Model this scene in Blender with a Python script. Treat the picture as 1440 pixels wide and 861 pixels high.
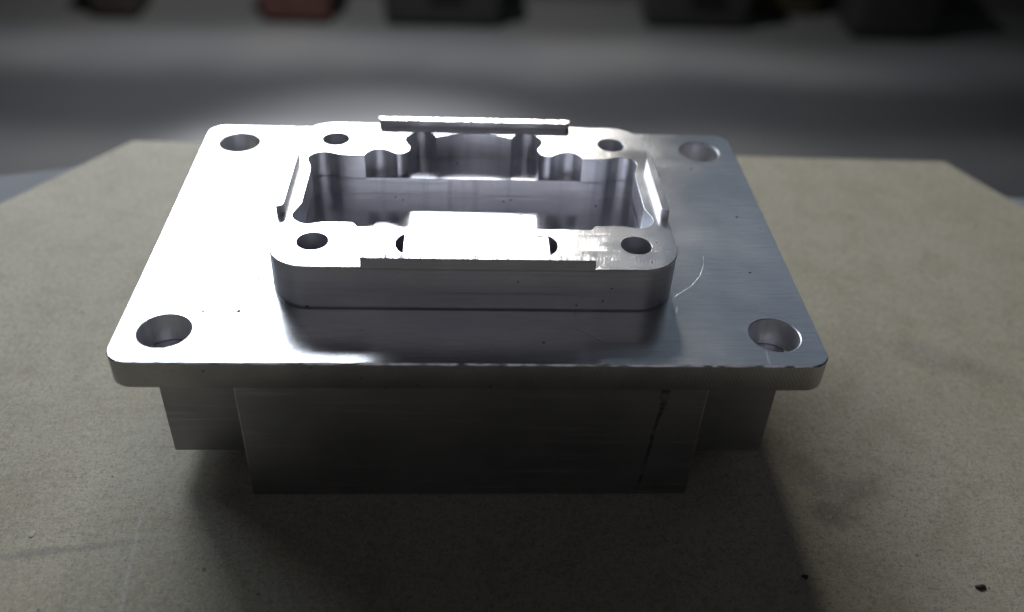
import bpy, bmesh, math, random
from mathutils import Vector, Matrix
from mathutils.geometry import tessellate_polygon

# ------------------------------------------------------------------ units
# All design numbers below are in plate widths (the plate is 1.0 wide = 100 mm); U turns them into metres.
U = 0.1
random.seed(7)
scene = bpy.context.scene
COL = scene.collection
for o in list(bpy.data.objects):
    bpy.data.objects.remove(o)

# ------------------------------------------------------------------ camera
cam_d = bpy.data.cameras.new("camera")
cam = bpy.data.objects.new("camera", cam_d)
COL.objects.link(cam)
cam.location = (-0.02206 * U, -0.95029 * U, 0.84341 * U)
cam.rotation_euler = (0.908667, -0.042437, -0.038181)
cam_d.sensor_fit = 'HORIZONTAL'
cam_d.sensor_width = 36.0
cam_d.lens = 1307.3 / 1440 * 36.0
cam_d.clip_start = 0.005
cam_d.clip_end = 50.0
cam_d.dof.use_dof = True
cam_d.dof.focus_distance = 1.42 * U
cam_d.dof.aperture_fstop = 11.5
scene.camera = cam

# ------------------------------------------------------------------ world: dim workshop air light
world = bpy.data.worlds.new("World")
scene.world = world
world.use_nodes = True
bg = world.node_tree.nodes["Background"]
bg.inputs[0].default_value = (0.86, 0.93, 1.0, 1)
bg.inputs[1].default_value = 0.007

# ------------------------------------------------------------------ lamps
def area(name, loc, aim, sx, sy, radiance, color, spread=180):
    d = bpy.data.lights.new(name, 'AREA')
    d.shape = 'RECTANGLE'
    d.size, d.size_y = sx * U, sy * U
    d.energy = radiance * math.pi * sx * sy * U * U
    d.color = color
    d.spread = math.radians(spread)
    o = bpy.data.objects.new(name, d)
    COL.objects.link(o)
    o.location = Vector(loc) * U
    o.rotation_euler = (Vector(aim) - Vector(loc)).to_track_quat('-Z', 'Y').to_euler()
    return o

area("window_light", (-2.15, 7.6, 4.45), (0, 0.3, 0), 5.3, 1.95, 19.0, (0.88, 0.93, 1.0))
area("side_fill_light", (-6.6, 6.4, 3.8), (0, 0.3, 0), 2.6, 2.0, 6.5, (0.78, 0.89, 1.0))  # unseen fill lamp added to brighten the board and soften the left shadow
area("lamp_light", (0.5, 7.4, 3.75), (0, 0.3, 0), 0.42, 1.0, 70.0, (1.0, 0.92, 0.80))
area("plate_fill_light", (13.0, 17.0, 12.0), (0, 0.3, 0), 18.0, 12.0, 0.21, (0.70, 0.83, 1.0))  # dim unseen panel added to lift the reflection in the plate's right side
area("front_fill_light", (-2.0, -12.0, 10.5), (0, 0.3, 0), 21.0, 5.5, 0.26, (0.93, 0.90, 1.0))  # fill panel added behind the camera to brighten the raised block's front
def spot(name, loc, aim, power, cone, blend, color):
    d = bpy.data.lights.new(name, 'SPOT')
    d.energy = power
    d.spot_size = math.radians(cone)
    d.spot_blend = blend
    d.shadow_soft_size = 0.05
    d.color = color
    o = bpy.data.objects.new(name, d)
    COL.objects.link(o)
    o.location = Vector(loc) * U
    o.rotation_euler = (Vector(aim) - Vector(loc)).to_track_quat('-Z', 'Y').to_euler()
    return o
spot("halo_spot_light", (-1.0, 13.5, 9.0), (-1.6, 13.4, -7.8), 300.0, 33, 1.0, (0.97, 0.98, 1.0))  # added spot; its pool on the floor stands in for a halo

spot("back_fill_light", (-3.5, 14.5, 9.0), (-1.5, 19.5, -7.8), 74.0, 100, 1.0, (0.95, 0.97, 1.0))  # added spot that brightens the far floor and the boxes

scene.view_settings.view_transform = 'Standard'
scene.view_settings.look = 'None'
scene.view_settings.exposure = 0.12
scene.view_settings.gamma = 1.0
scene.view_settings.use_curve_mapping = False
scene.render.engine = 'CYCLES'
scene.cycles.max_bounces = 10
scene.cycles.glossy_bounces = 6
scene.cycles.sample_clamp_indirect = 4.0

# ------------------------------------------------------------------ node helper
class N:
    """small wrapper that turns python arithmetic into shader nodes"""
    def __init__(s, name, base=(0, 0, 0)):
        s.m = bpy.data.materials.new(name)
        s.m.use_nodes = True
        s.t = s.m.node_tree
        s.b = s.t.nodes["Principled BSDF"]
        tc = s.t.nodes.new("ShaderNodeTexCoord")
        mp = s.t.nodes.new("ShaderNodeMapping")
        mp.inputs["Scale"].default_value = (1 / U,) * 3
        mp.inputs["Location"].default_value = base
        s.t.links.new(tc.outputs["Object"], mp.inputs[0])
        s.P = mp.outputs[0]                       # position in plate widths
        sx = s.t.nodes.new("ShaderNodeSeparateXYZ")
        s.t.links.new(s.P, sx.inputs[0])
        s.x, s.y, s.z = sx.outputs
    def put(s, sock, v):
        if isinstance(v, bpy.types.NodeSocket):
            s.t.links.new(v, sock)
        else:
            sock.default_value = v
    def m_(s, op, a, b=0.0, c=None, clamp=False):
        n = s.t.nodes.new("ShaderNodeMath")
        n.operation = op
        n.use_clamp = clamp
        s.put(n.inputs[0], a)
        s.put(n.inputs[1], b)
        if c is not None:
            s.put(n.inputs[2], c)
        return n.outputs[0]
    def mul(s, a, b): return s.m_('MULTIPLY', a, b)
    def add(s, a, b): return s.m_('ADD', a, b)
    def sub(s, a, b): return s.m_('SUBTRACT', a, b)
    def ramp(s, v, a, b, lo=0.0, hi=1.0):
        n = s.t.nodes.new("ShaderNodeMapRange")
        n.interpolation_type = 'SMOOTHSTEP'
        s.put(n.inputs[0], v)
        n.inputs[1].default_value = a
        n.inputs[2].default_value = b
        n.inputs[3].default_value = lo
        n.inputs[4].default_value = hi
        return n.outputs[0]
    def scaled(s, scale, rot=(0, 0, 0), vec=None):
        n = s.t.nodes.new("ShaderNodeMapping")
        n.inputs["Scale"].default_value = scale
        n.inputs["Rotation"].default_value = rot
        s.t.links.new(vec or s.P, n.inputs[0])
        return n.outputs[0]
    def noise(s, scale, detail=3, rough=0.55, vec=None, dist=0.0):
        n = s.t.nodes.new("ShaderNodeTexNoise")
        n.inputs["Scale"].default_value = scale
        n.inputs["Detail"].default_value = detail
        n.inputs["Roughness"].default_value = rough
        n.inputs["Distortion"].default_value = dist
        s.t.links.new(vec or s.P, n.inputs[0])
        return n.outputs[0]
    def voro(s, scale, vec=None):
        n = s.t.nodes.new("ShaderNodeTexVoronoi")
        n.inputs["Scale"].default_value = scale
        s.t.links.new(vec or s.P, n.inputs[0])
        return n.outputs["Distance"], n.outputs["Color"]
    def mix(s, f, a, b):
        n = s.t.nodes.new("ShaderNodeMix")
        n.data_type = 'RGBA'
        s.put(n.inputs["Factor"], f)
        for k, v in (("A", a), ("B", b)):
            sock = [i for i in n.inputs if i.name == k and i.type == 'RGBA'][0]
            if isinstance(v, tuple):
                v = (*v, 1.0)
            s.put(sock, v)
        return [o for o in n.outputs if o.type == 'RGBA'][0]
    def seg(s, a, b, w):
        """mask of a thin line a-b in the xy plane, width w"""
        ax, ay = a; bx, by = b
        L = math.hypot(bx - ax, by - ay)
        dx, dy = (bx - ax) / L, (by - ay) / L
        u = s.add(s.mul(s.sub(s.x, ax), dx), s.mul(s.sub(s.y, ay), dy))
        v = s.add(s.mul(s.sub(s.x, ax), -dy), s.mul(s.sub(s.y, ay), dx))
        m1 = s.ramp(s.m_('ABSOLUTE', v), w, w * 0.4)
        m2 = s.mul(s.ramp(u, -0.002, 0.003), s.ramp(u, L + 0.002, L - 0.003))
        return s.mul(m1, m2)
    def bump(s, h, strength, dist=0.001):
        n = s.t.nodes.new("ShaderNodeBump")
        n.inputs["Strength"].default_value = strength
        n.inputs["Distance"].default_value = dist * U
        s.put(n.inputs["Height"], h)
        s.t.links.new(n.outputs[0], s.b.inputs["Normal"])
    def done(s, color=None, rough=None, metal=None, spec=None):
        for k, v in (("Base Color", color), ("Roughness", rough), ("Metallic", metal), ("Specular IOR Level", spec)):
            if v is not None:
                if isinstance(v, tuple):
                    v = (*v, 1.0)
                s.put(s.b.inputs[k], v)
        return s.m
    def vmax(s, *a):
        r = a[0]
        for q in a[1:]:
            r = s.m_('MAXIMUM', r, q)
        return r

BASE = (0.0, 0.342, -0.29)     # foot of the housing, in plate widths
ALU = (0.80, 0.815, 0.85)

def mat_plate_top():
    n = N("plate_top_metal", BASE)
    br = n.noise(1.0, 4, 0.7, n.scaled((14, 420, 60)))
    br2 = n.noise(1.0, 3, 0.6, n.scaled((5, 900, 60)))
    cloud = n.noise(5.0, 4, 0.6)
    flat = n.scaled((1, 1, 0))
    d, c = n.voro(62, flat)
    sep = n.t.nodes.new("ShaderNodeSeparateColor"); n.t.links.new(c, sep.inputs[0])
    pick = n.m_('GREATER_THAN', sep.outputs[0], n.add(.80, n.ramp(n.x, -.30, 0.0, 0.0, .14)))
    size = n.mul(n.m_('POWER', sep.outputs[1], 2.2), n.ramp(n.x, -.30, -.05, .22, .15))
    pit = n.mul(n.m_('LESS_THAN', d, n.add(size, 0.03)), pick)
    d2, c2 = n.voro(150, flat)
    pit2 = n.mul(n.m_('LESS_THAN', d2, 0.20), n.mul(n.ramp(n.noise(9, 2), 0.54, 0.66), n.ramp(n.x, -.18, -.26)))
    pits = n.vmax(pit, n.mul(pit2, 0.6))
    scr = n.vmax(n.mul(n.seg((.302, .156), (.335, .186), .0008), .5), n.mul(n.seg((.335, .186), (.353, .212), .0008), .6), n.mul(n.seg((.353, .212), (.364, .240), .0007), .5), n.mul(n.seg((.364, .240), (.369, .268), .0006), .35),
                 n.mul(n.seg((.298, .116), (.303, .134), .0008), .4), n.mul(n.seg((.412, .034), (.410, .004), .0011), .6),
                 n.seg((-.30, .06), (-.298, .045), .0012), n.seg((.13, .09), (.18, .05), .0007))
    # turned rings round the front right hole
    rx, ry = n.sub(n.x, .433), n.sub(n.y, .0665)
    rr = n.m_('SQRT', n.add(n.mul(rx, rx), n.mul(ry, ry)))
    ring = n.mul(n.m_('SINE', n.mul(rr, 1700)), n.mul(n.ramp(rr, .056, .048), n.ramp(n.x, .0, .1)))
    col = n.mix(n.ramp(cloud, .3, .7), (0.72, 0.745, 0.79), (0.82, 0.835, 0.86))
    col = n.mix(n.mul(n.ramp(br, .48, .68), .45), col, (0.50, 0.52, 0.57))
    col = n.mix(n.mul(n.ramp(br2, .60, .72), .35), col, (0.92, 0.93, 0.95))
    col = n.mix(pits, col, (0.03, 0.03, 0.035))
    r = n.add(n.mul(n.ramp(cloud, .3, .75), .07), .185)
    r = n.add(r, n.mul(n.sub(br, .5), .12))
    r = n.add(r, n.mul(scr, .2))
    r = n.add(r, n.mul(pits, .6))
    h = n.add(n.mul(br, .55), n.mul(br2, .5))
    h = n.add(n.add(h, n.mul(pits, -.15)), n.add(n.mul(scr, .4), n.mul(ring, .07)))
    n.bump(h, .24, .0012)
    return n.done(col, r, n.sub(1.0, pits), .2)

def mat_boss_top():
    n = N("raised_block_top_metal", BASE)
    cloud = n.noise(9.0, 4, 0.6)
    fine = n.noise(160, 3, .7)
    # overlapping end-mill arcs walking along x, in two passes
    def arcs(y0, r, k):
        dy = n.sub(n.y, y0)
        v = n.m_('SQRT', n.m_('MAXIMUM', n.sub(r * r, n.mul(dy, dy)), 0.0))
        w = n.add(n.sub(n.x, v), n.mul(n.noise(34, 3), .011))
        return n.mul(n.m_('SINE', n.mul(w, k)), n.m_('LESS_THAN', n.m_('ABSOLUTE', dy), r * .97))
    a1 = arcs(.192, .022, 1500)
    a2 = arcs(.150, .030, 1150)
    a3 = arcs(.498, .024, 1350)
    side = n.ramp(n.x, .09, .17, .25, 1.0)
    a = n.mul(n.add(n.add(a1, a2), a3), side)
    d, c = n.voro(70)
    sep = n.t.nodes.new("ShaderNodeSeparateColor"); n.t.links.new(c, sep.inputs[0])
    pit = n.mul(n.m_('LESS_THAN', d, .12), n.ramp(sep.outputs[0], .87, .89))
    col = n.mix(pit, ALU, (0.05, 0.05, 0.06))
    r = n.add(.17, n.mul(n.ramp(cloud, .3, .7), .10))
    n.bump(n.add(n.add(n.mul(n.mul(a, n.ramp(n.noise(26, 2), .35, .65, .15, 1.0)), .17), n.mul(fine, .8)), n.mul(pit, -.2)), .22, .0012)
    return n.done(col, r, n.sub(1.0, pit), .2)

def mat_side():
    n = N("milled_side_metal", BASE)
    l1 = n.noise(1.0, 3, .7, n.scaled((3, 3, 330)))
    l2 = n.noise(1.0, 2, .5, n.scaled((1.2, 1.2, 120)))
    cloud = n.noise(14, 3)
    line = n.ramp(l2, .62, .68)
    d, c = n.voro(80)
    sep = n.t.nodes.new("ShaderNodeSeparateColor"); n.t.links.new(c, sep.inputs[0])
    pit = n.mul(n.m_('LESS_THAN', d, .13), n.ramp(sep.outputs[0], .8, .82))
    col = n.mix(n.ramp(cloud, .3, .7), (.82, .81, .83), (.90, .89, .91))
    col = n.mix(n.mul(n.ramp(l1, .5, .7), .55), col, (.66, .65, .67))
    col = n.mix(n.mul(n.ramp(l2, .60, .66), .5), col, (.93, .92, .92))
    col = n.mix(n.mul(pit, .8), col, (.08, .08, .08))
    n.bump(n.add(n.mul(l1, 1.2), n.mul(line, .8)), .35, .0012)
    return n.done(col, n.add(.52, n.mul(line, .12)), 1.0)

def mat_pocket():
    n = N("pocket_wall_metal", BASE)
    l1 = n.noise(1.0, 3, .7, n.scaled((55, 55, 3)))
    l2 = n.noise(1.0, 3, .7, n.scaled((6, 6, 260)))
    st = n.noise(11, 4, .6)
    col = n.mix(n.ramp(st, .35, .7), (.72, .72, .76), (.88, .88, .91))
    col = n.mix(n.mul(n.ramp(l1, .5, .72), .4), col, (.42, .43, .50))
    col = n.mix(n.mul(n.ramp(l2, .56, .7), .3), col, (.88, .88, .92))
    n.bump(n.add(l1, n.mul(l2, .6)), .5, .0018)
    return n.done(col, n.add(.36, n.mul(st, .16)), 1.0)

def mat_floor_metal():
    n = N("pocket_floor_metal", BASE)
    st = n.noise(12, 4, .6)
    f = n.noise(140, 3, .7)
    d, c = n.voro(75)
    sep = n.t.nodes.new("ShaderNodeSeparateColor"); n.t.links.new(c, sep.inputs[0])
    pit = n.mul(n.m_('LESS_THAN', d, .16), n.ramp(sep.outputs[0], .84, .86))
    col = n.mix(pit, (.74, .75, .80), (.05, .05, .06))
    n.bump(n.add(f, n.mul(pit, -.2)), .10, .0012)
    return n.done(col, n.add(.13, n.mul(st, .10)), n.sub(1.0, pit), .2)

def mat_edge():
    n = N("sawn_edge_metal", BASE)
    wob = n.mul(n.noise(40, 2), .010)
    ph = n.add(n.add(n.x, n.mul(n.z, .5)), wob)
    amp = n.mul(n.ramp(n.x, -.45, .35, .15, 1.0), n.ramp(n.noise(18, 3), .25, .6, .4, 1.0))
    w = n.mul(n.m_('SINE', n.mul(ph, 1150)), amp)
    g = n.noise(170, 3, .7)
    sp = n.noise(9, 4)
    col = n.mix(n.ramp(sp, .3, .7), (.46, .45, .46), (.57, .56, .57))
    d, c = n.voro(90)
    sep = n.t.nodes.new("ShaderNodeSeparateColor"); n.t.links.new(c, sep.inputs[0])
    pit = n.mul(n.m_('LESS_THAN', d, .16), n.ramp(sep.outputs[0], .86, .88))
    col = n.mix(n.mul(n.ramp(w, .2, .9), .35), col, (.85, .80, .76))
    col = n.mix(n.mul(n.ramp(g, .55, .75), .5), col, (.25, .23, .22))
    col = n.mix(pit, col, (.05, .05, .05))
    n.bump(n.add(n.mul(w, .22), n.mul(g, 1.3)), .3, .0014)
    return n.done(col, .48, 1.0)

def mat_body():
    n = N("lower_body_metal", BASE)
    l = n.noise(1.0, 3, .65, n.scaled((4, 4, 90)))
    st = n.noise(7, 4, .6)
    # dark smear running down the front near its right end
    t = n.ramp(n.z, -.06, -.29)
    cx = n.add(n.sub(.2755, n.mul(n.m_('POWER', n.m_('MAXIMUM', n.sub(-.09, n.z), 0), 1.0), .085)), n.mul(n.sub(n.noise(22, 3), .5), .008))
    wd = n.add(.0030, n.mul(n.ramp(n.z, -.13, -.06), .0042))
    sm = n.ramp(n.m_('DIVIDE', n.m_('ABSOLUTE', n.sub(n.x, cx)), wd), 1.3, .45)
    sm = n.mul(n.mul(sm, n.ramp(n.y, .04, .03)), n.ramp(n.noise(60, 2, vec=n.scaled((1, 1, .5))), .36, .5, .25, 1.0))
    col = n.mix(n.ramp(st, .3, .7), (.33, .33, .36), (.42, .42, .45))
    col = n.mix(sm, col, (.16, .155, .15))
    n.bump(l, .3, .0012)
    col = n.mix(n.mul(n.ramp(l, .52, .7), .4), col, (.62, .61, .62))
    return n.done(col, n.add(.46, n.mul(sm, .3)), 1.0)

def mat_burr():
    n = N("hatched_rim_top_metal", BASE)
    g = n.noise(1.0, 3, .7, n.scaled((260, 12, 12)))
    h = n.noise(1.0, 2, .7, n.scaled((90, 6, 6)))
    q = n.ramp(g, .50, .62)
    col = n.mix(n.mul(q, .45), ALU, (.10, .10, .13))
    n.bump(n.add(g, h), .25, .0012)
    return n.done(col, n.add(.25, n.mul(q, .45)), n.sub(1.0, n.mul(q, .5)), .3)

def mat_board():
    n = N("hardboard_face", (0, 0, 0))
    big = n.noise(2.2, 4, .6)
    mid = n.noise(11, 4, .62, dist=.6)
    fib = n.noise(1.0, 4, .75, n.scaled((60, 210, 10), (0, 0, .35)))
    fib2 = n.noise(1.0, 4, .75, n.scaled((190, 70, 10), (0, 0, -.5)))
    grain = n.noise(260, 2, .8)
    col = n.mix(n.ramp(big, .3, .7), (.375, .345, .262), (.430, .402, .318))
    col = n.mix(n.mul(n.ramp(mid, .42, .70), .5), col, (.285, .250, .165))
    col = n.mix(n.mul(n.ramp(n.mul(n.add(fib, fib2), .5), .50, .66), .55), col, (.58, .52, .40))
    col = n.mix(n.mul(n.ramp(n.mul(n.add(fib, fib2), .5), .48, .34), .6), col, (.19, .155, .095))
    col = n.mix(n.mul(n.ramp(grain, .54, .70), .75), col, (.12, .11, .085))
    # dark patches with their own ragged shape, right of the housing and a long one at the left
    def blob(cx, cy, rx, ry, rot):
        ux, uy = n.sub(n.x, cx), n.sub(n.y, cy)
        a = n.add(n.mul(ux, math.cos(rot) / rx), n.mul(uy, math.sin(rot) / rx))
        b = n.add(n.mul(ux, -math.sin(rot) / ry), n.mul(uy, math.cos(rot) / ry))
        q = n.m_('SQRT', n.add(n.mul(a, a), n.mul(b, b)))
        return n.ramp(n.add(q, n.mul(n.sub(n.noise(16, 4, .7), .5), 1.8)), 1.15, .25)
    sm = n.vmax(n.mul(blob(.56, -.02, .05, .035, -.3), .8), n.mul(blob(.54, .08, .12, .035, -1.1), .5),
                n.mul(blob(.63, .03, .07, .04, .2), .5), n.mul(blob(-.60, -.085, .16, .010, .15), .55),
                n.mul(blob(.9, .35, .2, .05, -.5), .3), n.mul(blob(-.55, .55, .2, .05, .6), .25))
    col = n.mix(n.mul(sm, .75), col, (.10, .10, .10))
    d, c = n.voro(34)
    sep = n.t.nodes.new("ShaderNodeSeparateColor"); n.t.links.new(c, sep.inputs[0])
    spk = n.mul(n.m_('LESS_THAN', d, n.mul(sep.outputs[1], .12)), n.ramp(sep.outputs[0], .72, .74))
    col = n.mix(n.mul(spk, .8), col, (.06, .055, .045))
    scr = n.vmax(n.seg((-.499, -.013), (-.489, -.116), .0035), n.seg((-.489, -.116), (-.478, -.22), .0045))
    scr = n.mul(scr, n.ramp(n.noise(50, 3), .35, .6))
    col = n.mix(n.mul(scr, .5), col, (.55, .54, .50))
    n.bump(n.add(n.add(fib, fib2), n.mul(grain, .7)), .16, .003)
    hue = n.noise(95, 4, .8)
    col = n.mix(n.mul(n.ramp(hue, .52, .66), .45), col, (.42, .37, .23))
    col = n.mix(n.mul(n.ramp(hue, .48, .34), .75), col, (.23, .23, .215))
    lite = n.noise(240, 3, .85)
    col = n.mix(n.mul(n.ramp(lite, .54, .70), .65), col, (.60, .55, .42))
    return n.done(col, .62, 0.0, .35)

def mat_plain(name, a, b, scale=30, rough=.6, metal=0.0, bump=.2):
    n = N(name)
    f = n.noise(scale, 4, .6)
    n.bump(f, bump, .01)
    return n.done(n.mix(n.ramp(f, .3, .7), a, b), rough, metal)

M = dict(top=mat_plate_top(), boss=mat_boss_top(), side=mat_side(), pocket=mat_pocket(), pfloor=mat_floor_metal(),
         edge=mat_edge(), body=mat_body(), burr=mat_burr(), board=mat_board())

# ------------------------------------------------------------------ mesh helper
def area2(l):
    return sum(l[i][0] * l[(i + 1) % len(l)][1] - l[(i + 1) % len(l)][0] * l[i][1] for i in range(len(l)))
def ccw(l):
    return l if area2(l) > 0 else l[::-1]
def offset(l, d):
    """move a counter-clockwise loop outwards by d"""
    if abs(d) < 1e-9:
        return list(l)
    out, n = [], len(l)
    for i in range(n):
        a, b, c = Vector(l[i - 1]), Vector(l[i]), Vector(l[(i + 1) % n])
        e1, e2 = (b - a).normalized(), (c - b).normalized()
        n1, n2 = Vector((e1.y, -e1.x)), Vector((e2.y, -e2.x))
        m = n1 + n2
        m = m.normalized() if m.length > 1e-6 else n1
        k = max(m.dot(n1), .45)
        q = b + m * (d / k)
        out.append((q.x, q.y))
    return out
def rrect(x0, x1, y0, y1, r, seg=12):
    pts = []
    for cx, cy, a0 in ((x1 - r, y1 - r, 0), (x0 + r, y1 - r, 90), (x0 + r, y0 + r, 180), (x1 - r, y0 + r, 270)):
        for i in range(seg + 1):
            a = math.radians(a0 + 90 * i / seg)
            pts.append((cx + r * math.cos(a), cy + r * math.sin(a)))
    return pts
def circle(cx, cy, r, seg=48):
    return [(cx + r * math.cos(2 * math.pi * i / seg), cy + r * math.sin(2 * math.pi * i / seg)) for i in range(seg)]
def dense(l, step):
    out = []
    for i in range(len(l)):
        a, b = Vector(l[i]), Vector(l[(i + 1) % len(l)])
        k = max(1, int((b - a).length / step))
        for j in range(k):
            q = a.lerp(b, j / k)
            out.append((q.x, q.y))
    return out

class MB:
    def __init__(s):
        s.v, s.f, s.mi, s.mats = [], [], [], []
    def slot(s, m):
        if m not in s.mats:
            s.mats.append(m)
        return s.mats.index(m)
    def wall(s, loop, prof, m):
        """sweep a loop through (outward offset, z) steps"""
        k = s.slot(m)
        rings = []
        for off, z in prof:
            b = len(s.v)
            lo = offset(loop, off)
            s.v += [(x, y, z) for x, y in lo]
            rings.append(b)
        n = len(loop)
        for r0, r1 in zip(rings, rings[1:]):
            for i in range(n):
                j = (i + 1) % n
                s.f.append((r0 + i, r0 + j, r1 + j, r1 + i)); s.mi.append(k)
    def cap(s, loops, z, m):
        k = s.slot(m)
        vs = [[Vector((x, y, 0)) for x, y in l] for l in loops]
        b = len(s.v)
        s.v += [(x, y, z) for l in loops for x, y in l]
        for t in tessellate_polygon(vs):
            s.f.append(tuple(b + i for i in t)); s.mi.append(k)
    def poly(s, pts, m):
        b = len(s.v)
        s.v += list(pts)
        s.f.append(tuple(range(b, b + len(pts)))); s.mi.append(s.slot(m))
    def box(s, x0, x1, y0, y1, z0, z1, m, c=0.0):
        l = [(x0, y0), (x1, y0), (x1, y1), (x0, y1)]
        if c:
            s.wall(l, [(-c, z0), (0, z0 + c), (0, z1 - c), (-c, z1)], m)
            s.cap([offset(l, -c)], z1, m); s.cap([offset(l, -c)], z0, m)
        else:
            s.wall(l, [(0, z0), (0, z1)], m); s.cap([l], z1, m); s.cap([l], z0, m)
    def build(s, name, parent=None, base=(0, 0, 0), smooth=35):
        me = bpy.data.meshes.new(name)
        me.from_pydata([((x - base[0]) * U, (y - base[1]) * U, (z - base[2]) * U) for x, y, z in s.v], [], s.f)
        for m in s.mats:
            me.materials.append(m)
        me.polygons.foreach_set("material_index", s.mi)
        bm = bmesh.new(); bm.from_mesh(me)
        bmesh.ops.remove_doubles(bm, verts=bm.verts, dist=1e-6 * 2)
        bmesh.ops.recalc_face_normals(bm, faces=bm.faces)
        bm.to_mesh(me); bm.free()
        me.polygons.foreach_set("use_smooth", [True] * len(me.polygons))
        me.set_sharp_from_angle(angle=math.radians(smooth))
        me.update()
        o = bpy.data.objects.new(name, me)
        COL.objects.link(o)
        if parent is not None:
            o.parent = parent
        else:
            o.location = Vector(base) * U
        return o

def tag(o, label=None, cat=None, group=None, kind=None):
    for k, v in (("label", label), ("category", cat), ("group", group), ("kind", kind)):
        if v:
            o[k] = v
    return o
def empty(name, base):
    o = bpy.data.objects.new(name, None)
    o.empty_display_size = 0.01
    COL.objects.link(o)
    o.location = Vector(base) * U
    return o

# ------------------------------------------------------------------ setting: floor, bench
FLOOR = -7.8
fl = MB()
def mat_floor():
    n = N("workshop_floor")
    f = n.noise(.28, 3, .5)
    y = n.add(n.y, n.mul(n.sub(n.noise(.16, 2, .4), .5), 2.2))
    dark_band = n.mul(n.ramp(y, 14.6, 16.6), n.ramp(y, 19.4, 17.6))       # darker soft-edged band across the floor
    dark_far = n.ramp(y, 19.6, 21.4)                                       # floor colour darker again towards the wall
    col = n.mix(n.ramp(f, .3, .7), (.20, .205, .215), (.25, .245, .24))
    col = n.mix(n.mul(dark_band, .78), col, (.060, .060, .066))
    col = n.mix(n.mul(dark_far, .85), col, (.085, .085, .078))
    return n.done(col, .85, 0.0, .2)
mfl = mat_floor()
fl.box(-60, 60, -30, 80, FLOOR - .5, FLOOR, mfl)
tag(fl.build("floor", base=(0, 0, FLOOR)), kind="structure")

wl_ = MB()
mwl = mat_plain("far_wall_paint", (.09, .095, .082), (.11, .115, .10), .3, .8, 0, 0)
wl_.box(-40, 40, 23.2, 24.0, FLOOR, 30, mwl)
tag(wl_.build("wall", base=(0, 23.6, FLOOR)), kind="structure")

BENCH = -0.375
bn = MB()
mbn = mat_plain("bench_laminate", (.20, .21, .235), (.23, .24, .26), 3, .9, 0, .05)
bl = ccw([(-3.2, -2.2), (3.2, -2.2), (3.2, 0.80), (1.62, 1.10), (.6, 1.215), (-.9, 1.225), (-1.6, 1.02), (-3.2, .75)])
bn.wall(bl, [(-.03, BENCH - .3), (0, BENCH - .26), (0, BENCH - .03), (-.03, BENCH)], mbn)
bn.cap([offset(bl, -.03)], BENCH, mbn); bn.cap([offset(bl, -.03)], BENCH - .3, mbn)
bench = empty("workbench", (0, 0, FLOOR))
bn.build("bench_top", bench, (0, 0, FLOOR))
for sx, sy in ((-2.9, -1.9), (2.7, -1.9), (-2.9, .35), (2.7, .35)):
    lg = MB()
    lg.box(sx, sx + .25, sy, sy + .25, FLOOR, BENCH - .302, mbn, .02)
    lg.build("leg", bench, (0, 0, FLOOR))
tag(bench, "pale grey workbench under the hardboard sheet", "workbench")

# hardboard sheet
Z0 = -0.29
bd = MB()
medge = mat_plain("hardboard_edge", (.12, .11, .09), (.18, .165, .13), 60, .85)
sheet = ccw(dense([(-.84, 1.160), (1.226, 1.133), (1.332, .913), (1.78, -.02), (1.78, -1.5), (-1.72, -1.5), (-1.72, -.17), (-1.042, .857)], .05))
sheet = [(x + random.uniform(-.0012, .0012), y + random.uniform(-.0012, .0012)) for x, y in sheet]
bd.wall(sheet, [(0, BENCH + .001), (0, Z0 - .006), (-.006, Z0)], medge)
bd.cap([offset(sheet, -.006)], Z0, M['board'])
bd.cap([sheet], BENCH + .001, medge)
board = bd.build("hardboard_sheet", base=(0, 0, BENCH))
tag(board, "scuffed greyish tan hardboard sheet with cut corners under the aluminium housing", "board")
for slot in board.data.materials:
    pass

# ------------------------------------------------------------------ the housing
H1 = 0.0735          # raised block top
LIP = 0.0895         # rim lip top
SHELF = 0.030
PF = -0.005           # pocket floor
PT = 0.0463          # plate thickness
D = 0.6845           # plate depth
house = empty("aluminium_housing", BASE)
tag(house, "machined bare aluminium housing with flanged plate and open pocket on the hardboard", "housing")

def catmull(P, closed=False, sub=6):
    out = []
    n = len(P)
    for i in range(n - 1):
        p0 = Vector(P[i - 1]) if i > 0 else Vector(P[0]) * 2 - Vector(P[1])
        p1, p2 = Vector(P[i]), Vector(P[i + 1])
        p3 = Vector(P[i + 2]) if i + 2 < n else p2 * 2 - p1
        for k in range(sub):
            t = k / sub
            q = .5 * ((2 * p1) + (p2 - p0) * t + (2 * p0 - 5 * p1 + 4 * p2 - p3) * t * t + (3 * p1 - p0 - 3 * p2 + p3) * t ** 3)
            out.append((q.x, q.y))
    out.append(tuple(P[-1]))
    return out
def arc(c, r, a0, a1, k=14):
    return [(c[0] + r * math.cos(math.radians(a0 + (a1 - a0) * i / k)), c[1] + r * math.sin(math.radians(a0 + (a1 - a0) * i / k))) for i in range(k + 1)]

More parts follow.
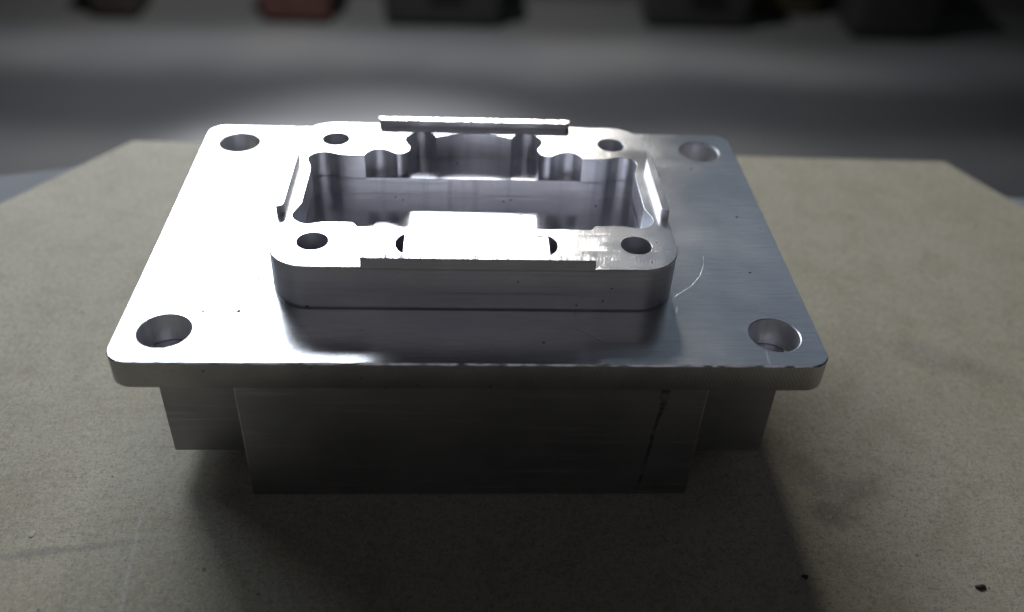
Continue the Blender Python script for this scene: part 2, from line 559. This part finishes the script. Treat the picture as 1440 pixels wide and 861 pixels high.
# right half of the pocket outline, from the middle of the back to the middle of the front
big = [(0, .5305), (.02, .529), (.042, .5235), (.0655, .514)]
lobe1 = catmull([(.0655, .514), (.073, .526), (.090, .5325), (.106, .5275), (.116, .514), (.1185, .502), (.1145, .488), (.109, .476),
                 (.1115, .462), (.120, .4535), (.130, .4515), (.1385, .457)])
lobe2 = catmull([(.1385, .457), (.147, .4635), (.159, .467), (.171, .464), (.179, .456), (.184, .4455)])
corner = catmull([(.184, .4445), (.205, .4438), (.225, .4455), (.237, .450), (.250, .4532), (.264, .450), (.2735, .440), (.2755, .428), (.271, .412), (.2675, .400)])
side_ = [(.2665, .38), (.2665, .30)]
fcorner = catmull([(.2665, .290), (.271, .276), (.2758, .260), (.2735, .247), (.2635, .236), (.250, .2322), (.2335, .2365), (.226, .2378), (.184, .2378)])
front = [(.1765, .2262)]
halfA = big + lobe1[1:] + lobe2[1:] + corner + side_ + fcorner + front
halfB = [(.184, .4445)] + corner[1:] + side_ + fcorner + front
def mirror(h):
    return ccw([(-x, y) for x, y in h if x > 1e-6][::-1] + h) if True else None
def full(h):
    return ccw(h + [(-x, y) for x, y in h[::-1] if abs(x) > 1e-6])
pocketA, pocketB = full(halfA), full(halfB)
recess_half = big + lobe1[1:] + lobe2[1:]
shelf_loop = full(recess_half)

boss = rrect(-.299, .299, .1225, .5615, .058, 14)
holes_b = [(-.2375, .1855), (.2395, .1855), (-.2375, .4995), (.2385, .4965)]
HR = .0228
holes_p = [(-.433, .0665), (.4335, .0685), (-.433, .617), (.431, .6145)]
PR = .0372

# --- flange plate
plate = rrect(-.5, .5, 0, D, .031, 12)
plate = dense(plate, .006)
pl = MB()
c = .0016
def rough_ring(loop, amp, seed):
    r = random.Random(seed)
    out = []
    for x, y in loop:
        k = r.random()
        e = amp * (k ** 3) * (1 if r.random() > .3 else -.4)
        out.append((x + r.uniform(-.2, .2) * e, y + e * (1 if y < .34 else -1)))
    return out
ptop = rough_ring(offset(plate, -c), .0010, 3)
pmid = rough_ring(plate, .0, 4)
# side, with a ragged burred top edge
b0 = len(pl.v); n_ = len(plate)
k_edge, k_top = pl.slot(M['edge']), pl.slot(M['top'])
rj = random.Random(5)
lower = offset(plate, -.001)
for ring in ([(x, y, -PT) for x, y in lower], [(x, y, -PT + .0015) for x, y in plate], [(x, y, -.0045) for x, y in plate], [(x, y, -c - .0010 * rj.random() ** 2) for x, y in plate], [(x, y, 0) for x, y in ptop]):
    pl.v += ring
for r in range(4):
    for i in range(n_):
        j = (i + 1) % n_
        pl.f.append((b0 + r * n_ + i, b0 + r * n_ + j, b0 + (r + 1) * n_ + j, b0 + (r + 1) * n_ + i)); pl.mi.append(k_edge if r < 3 else k_top)
boss_in = offset(boss, -.008)
hl = [circle(x, y, PR) for x, y in holes_p]
pl.cap([ptop] + [offset(h, .0012) for h in hl] + [boss_in], 0, M['top'])
pl.cap([lower] + hl + [circle(x, y, HR + .002) for x, y in holes_b], -PT, M['body'])
for h in hl:
    pl.wall(h, [(.0012, 0), (0, -.0012), (0, -PT)], M['pocket'])
pl.build("flange_plate", house, BASE)

# --- raised block with its pocket
bs = MB()
bs.wall(boss, [(-.0035, .0001), (-.0035, .0028), (0, .0040), (0, H1 - .0009), (-.0009, H1)], M['side'])
hb = [circle(x, y, HR) for x, y in holes_b]
SX0, SX1, SY0, SY1 = -.105, .1095, .1565, .2080
sag = .0125
def seg_arc(x, s):
    # bulging end of the shallow slot, from back to front (s=-1 left, +1 right)
    hc = (SY1 - SY0) / 2; cy = (SY0 + SY1) / 2
    R = (hc * hc + sag * sag) / (2 * sag); cx = x + s * (sag - R)
    a = math.asin(hc / R)
    return [(cx + s * R * math.cos(a * (1 - 2 * i / 16)), cy + R * math.sin(a * (1 - 2 * i / 16))) for i in range(17)]
la, ra = seg_arc(SX0, -1), seg_arc(SX1, 1)
slot = ccw(la + ra[::-1])
bs.cap([offset(boss, -.0009)] + [offset(h, .0008) for h in hb] + [offset(pocketA, .0008), slot], H1, M['boss'])
for h in hb:
    bs.wall(h, [(.0008, H1), (0, H1 - .0008), (0, -.24)], M['pocket'])
    bs.cap([h], -.24, M['pocket'])
bs.wall(pocketA, [(.0008, H1), (0, H1 - .0008), (0, SHELF - .0045)], M['pocket'])
bs.cap([shelf_loop], SHELF, M['pfloor'])
for i_ in range(len(bs.v) - len(shelf_loop), len(bs.v)):      # shelf tilted down to the back, shaped to keep its reflection dark
    vx, vy, vz = bs.v[i_]
    bs.v[i_] = (vx, vy, SHELF - .0045 * max(0.0, vy - .446) / .085)
bs.wall(pocketB, [(0, SHELF), (0, PF)], M['pocket'])
raised = bs.build("raised_block", house, BASE, 28)
pf = MB()
pf.cap([offset(pocketB, .001)], PF, M['pfloor'])
pf.build("pocket_floor", raised, (0, 0, 0)).location = (0, 0, 0)
bpy.data.objects["pocket_floor"].data.transform(Matrix.Translation(-Vector(BASE) * U))
# long slot filled flush by a flat key; only its two bulged ends stay open as deep D-shaped gaps
PITZ = H1 - .035
for a, x, sg in ((la, SX0, -1), (ra, SX1, 1)):
    g = MB()
    for i in range(16):
        (xa, ya), (xb, yb) = a[i], a[i + 1]
        g.poly([(xa, ya, H1), (xb, yb, H1), (xb, yb, PITZ), (xa, ya, PITZ)], M['pocket'])
    g.poly([(xx, yy, PITZ) for xx, yy in a], M['pocket'])
    g.build("slot_gap", raised, BASE, 20)
sl = MB()
kl = ccw([(SX0, SY0), (SX1, SY0), (SX1, SY1), (SX0, SY1)])
KZ = H1 - .0010
sl.wall(kl, [(0, PITZ), (0, KZ - .0006), (-.0006, KZ)], M['boss'])
sl.cap([offset(kl, -.0006)], KZ, M['boss'])
sl.build("flush_key", raised, BASE, 20)

# --- rim lips standing on the edge of the raised block (inner corners rounded by the cutter)
def lip(pts, top, z=LIP, side=None):
    m = MB()
    l = ccw(pts)
    m.wall(l, [(0, H1 - .004), (0, z - .0008), (-.0008, z)], side or M['side'])
    m.cap([offset(l, -.0008)], z, top)
    return m.build("rim_lip", raised, BASE, 25)
R_ = .0100
def bar(a0, a1, T=.0112):
    """plan of a lip lying along u with its outer side at v=0"""
    pts = [(a0, 0), (a1, 0)]
    pts += [(a1 - R_ + R_ * math.cos(math.radians(q)), T - R_ + R_ * math.sin(math.radians(q))) for q in range(0, 91, 10)]
    pts += [(a0 + R_ + R_ * math.cos(math.radians(q)), T - R_ + R_ * math.sin(math.radians(q))) for q in range(90, 181, 10)]
    return dense(pts, .02)
e = .0004
lip([(u, .1225 - e + v) for u, v in bar(-.163, .1715)], M['burr'])
lip([(u, .5615 + e - v) for u, v in bar(-.1675, .1705, .0145)], M['burr'], .0868)
lip([(-.299 - e + v, u) for u, v in bar(.254, .432)], M['boss'])
lip([(.299 + e - v, u) for u, v in bar(.258, .428)], M['boss'])

# --- lower body and side blocks under the plate
lb = MB()
body = rrect(-.339, .339, .020, .6645, .0035, 4)
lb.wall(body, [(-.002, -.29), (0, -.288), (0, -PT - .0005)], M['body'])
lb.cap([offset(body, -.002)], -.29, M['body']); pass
lb.build("lower_body", house, BASE)
for s in (-1, 1):
    w = MB()
    xa, xb = sorted((s * .3395, s * .4635))
    wl = ccw([(xa, .0755), (xb, .0755), (xb, .609), (xa, .609)])
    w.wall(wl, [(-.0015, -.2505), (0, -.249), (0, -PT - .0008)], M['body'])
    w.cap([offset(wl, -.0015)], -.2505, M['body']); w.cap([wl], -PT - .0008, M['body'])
    w.build("side_block", house, BASE)

# ------------------------------------------------------------------ crumbs lying on the board
def flake(name, x, y, r, hgt, m, label, cat, seed, sx=1.0):
    rr = random.Random(seed)
    k = 9
    pts = []
    for i in range(k):
        a = 2 * math.pi * i / k
        q = r * rr.uniform(.6, 1.15)
        pts.append((x + q * math.cos(a) * sx, y + q * math.sin(a)))
    f = MB()
    f.wall(ccw(pts), [(-.1 * r, Z0 + .0003), (0, Z0 + hgt * .5), (-.25 * r, Z0 + hgt)], m)
    f.cap([offset(ccw(pts), -.25 * r)], Z0 + hgt, m)
    f.cap([offset(ccw(pts), -.1 * r)], Z0 + .0003, m)
    o = f.build(name, base=(x, y, Z0), smooth=50)
    tag(o, label, cat)
mpale = mat_plain("pale_flake", (.36, .34, .29), (.42, .40, .34), 90)
mdark = mat_plain("dark_crumb", (.02, .02, .02), (.035, .03, .03), 90)
flake("paper_flake", -.646, -.055, .0065, .0010, mpale, "small pale flake lying on the hardboard at the far left", "flake", 1)
flake("metal_crumb", .744, -.157, .0058, .003, mdark, "black crumb on the hardboard at the lower right", "crumb", 2, 1.4)
flake("metal_crumb", .488, -.138, .0045, .003, mdark, "tiny dark crumb on the hardboard beside the shadow edge", "crumb", 3, 1.5)

# ------------------------------------------------------------------ far things on the workshop floor (out of focus)
def crate(name, x0, x1, y0, y1, h, mat, label, cat, lid=None, handle=True):
    cx, cy = (x0 + x1) / 2, (y0 + y1) / 2
    root = empty(name, (cx, cy, FLOOR))
    b = (cx, cy, FLOOR)
    m = MB(); m.wall(rrect(x0, x1, y0, y1, .25, 5), [(-.25, FLOOR), (-.1, FLOOR + .15), (0, FLOOR + h)], mat)
    m.cap([offset(rrect(x0, x1, y0, y1, .25, 5), -.25)], FLOOR + .001, mat); m.cap([rrect(x0, x1, y0, y1, .25, 5)], FLOOR + h, mat)
    m.build("body", root, b)
    m = MB(); l = rrect(x0 - .08, x1 + .08, y0 - .08, y1 + .08, .3, 5)
    m.wall(l, [(0, FLOOR + h + .01), (0, FLOOR + h + .25), (-.12, FLOOR + h + .37)], lid or mat)
    m.cap([offset(l, -.12)], FLOOR + h + .37, lid or mat); m.cap([l], FLOOR + h + .01, lid or mat)
    m.build("lid", root, b)
    if handle:
        m = MB(); m.box(cx - .4, cx + .4, y0 - .16, y0 - .01, FLOOR + h * .72, FLOOR + h * .72 + .18, lid or mat, .04)
        m.build("handle", root, b)
    tag(root, label, cat)
mred = mat_plain("brick_red_paint", (.10, .040, .034), (.12, .05, .042), 2, .6)
mblk = mat_plain("black_plastic", (.026, .026, .026), (.036, .035, .034), 2, .6)
mbrn = mat_plain("brown_board", (.040, .030, .024), (.05, .04, .032), 2, .8)
mgrn = mat_plain("grey_green_paint", (.09, .11, .095), (.12, .14, .12), 2, .6)
molv = mat_plain("olive_plastic", (.06, .05, .022), (.07, .06, .028), 2, .6)
crate("storage_box", -8.95, -7.65, 21.0, 22.6, 1.6, mbrn, "dark brown box on the floor at the far left, out of focus", "box", handle=False)
crate("storage_box", -4.95, -3.1, 21.0, 22.8, 1.8, mred, "brick red box on the floor behind the housing, out of focus", "box")
crate("tool_case", -2.0, 1.0, 21.0, 22.6, 1.5, mblk, "wide black tool case behind the back rim lip, out of focus", "case")
crate("tool_case", 4.4, 7.2, 21.3, 22.6, 1.4, mblk, "black tool case left of the olive case, out of focus", "case")
crate("tool_case", 7.5, 9.3, 22.4, 23.8, 1.2, molv, "olive case between two black boxes, out of focus", "case")
crate("storage_box", 9.5, 11.8, 20.9, 22.4, 1.9, mblk, "black box at the far right on the floor, out of focus", "box", handle=False)
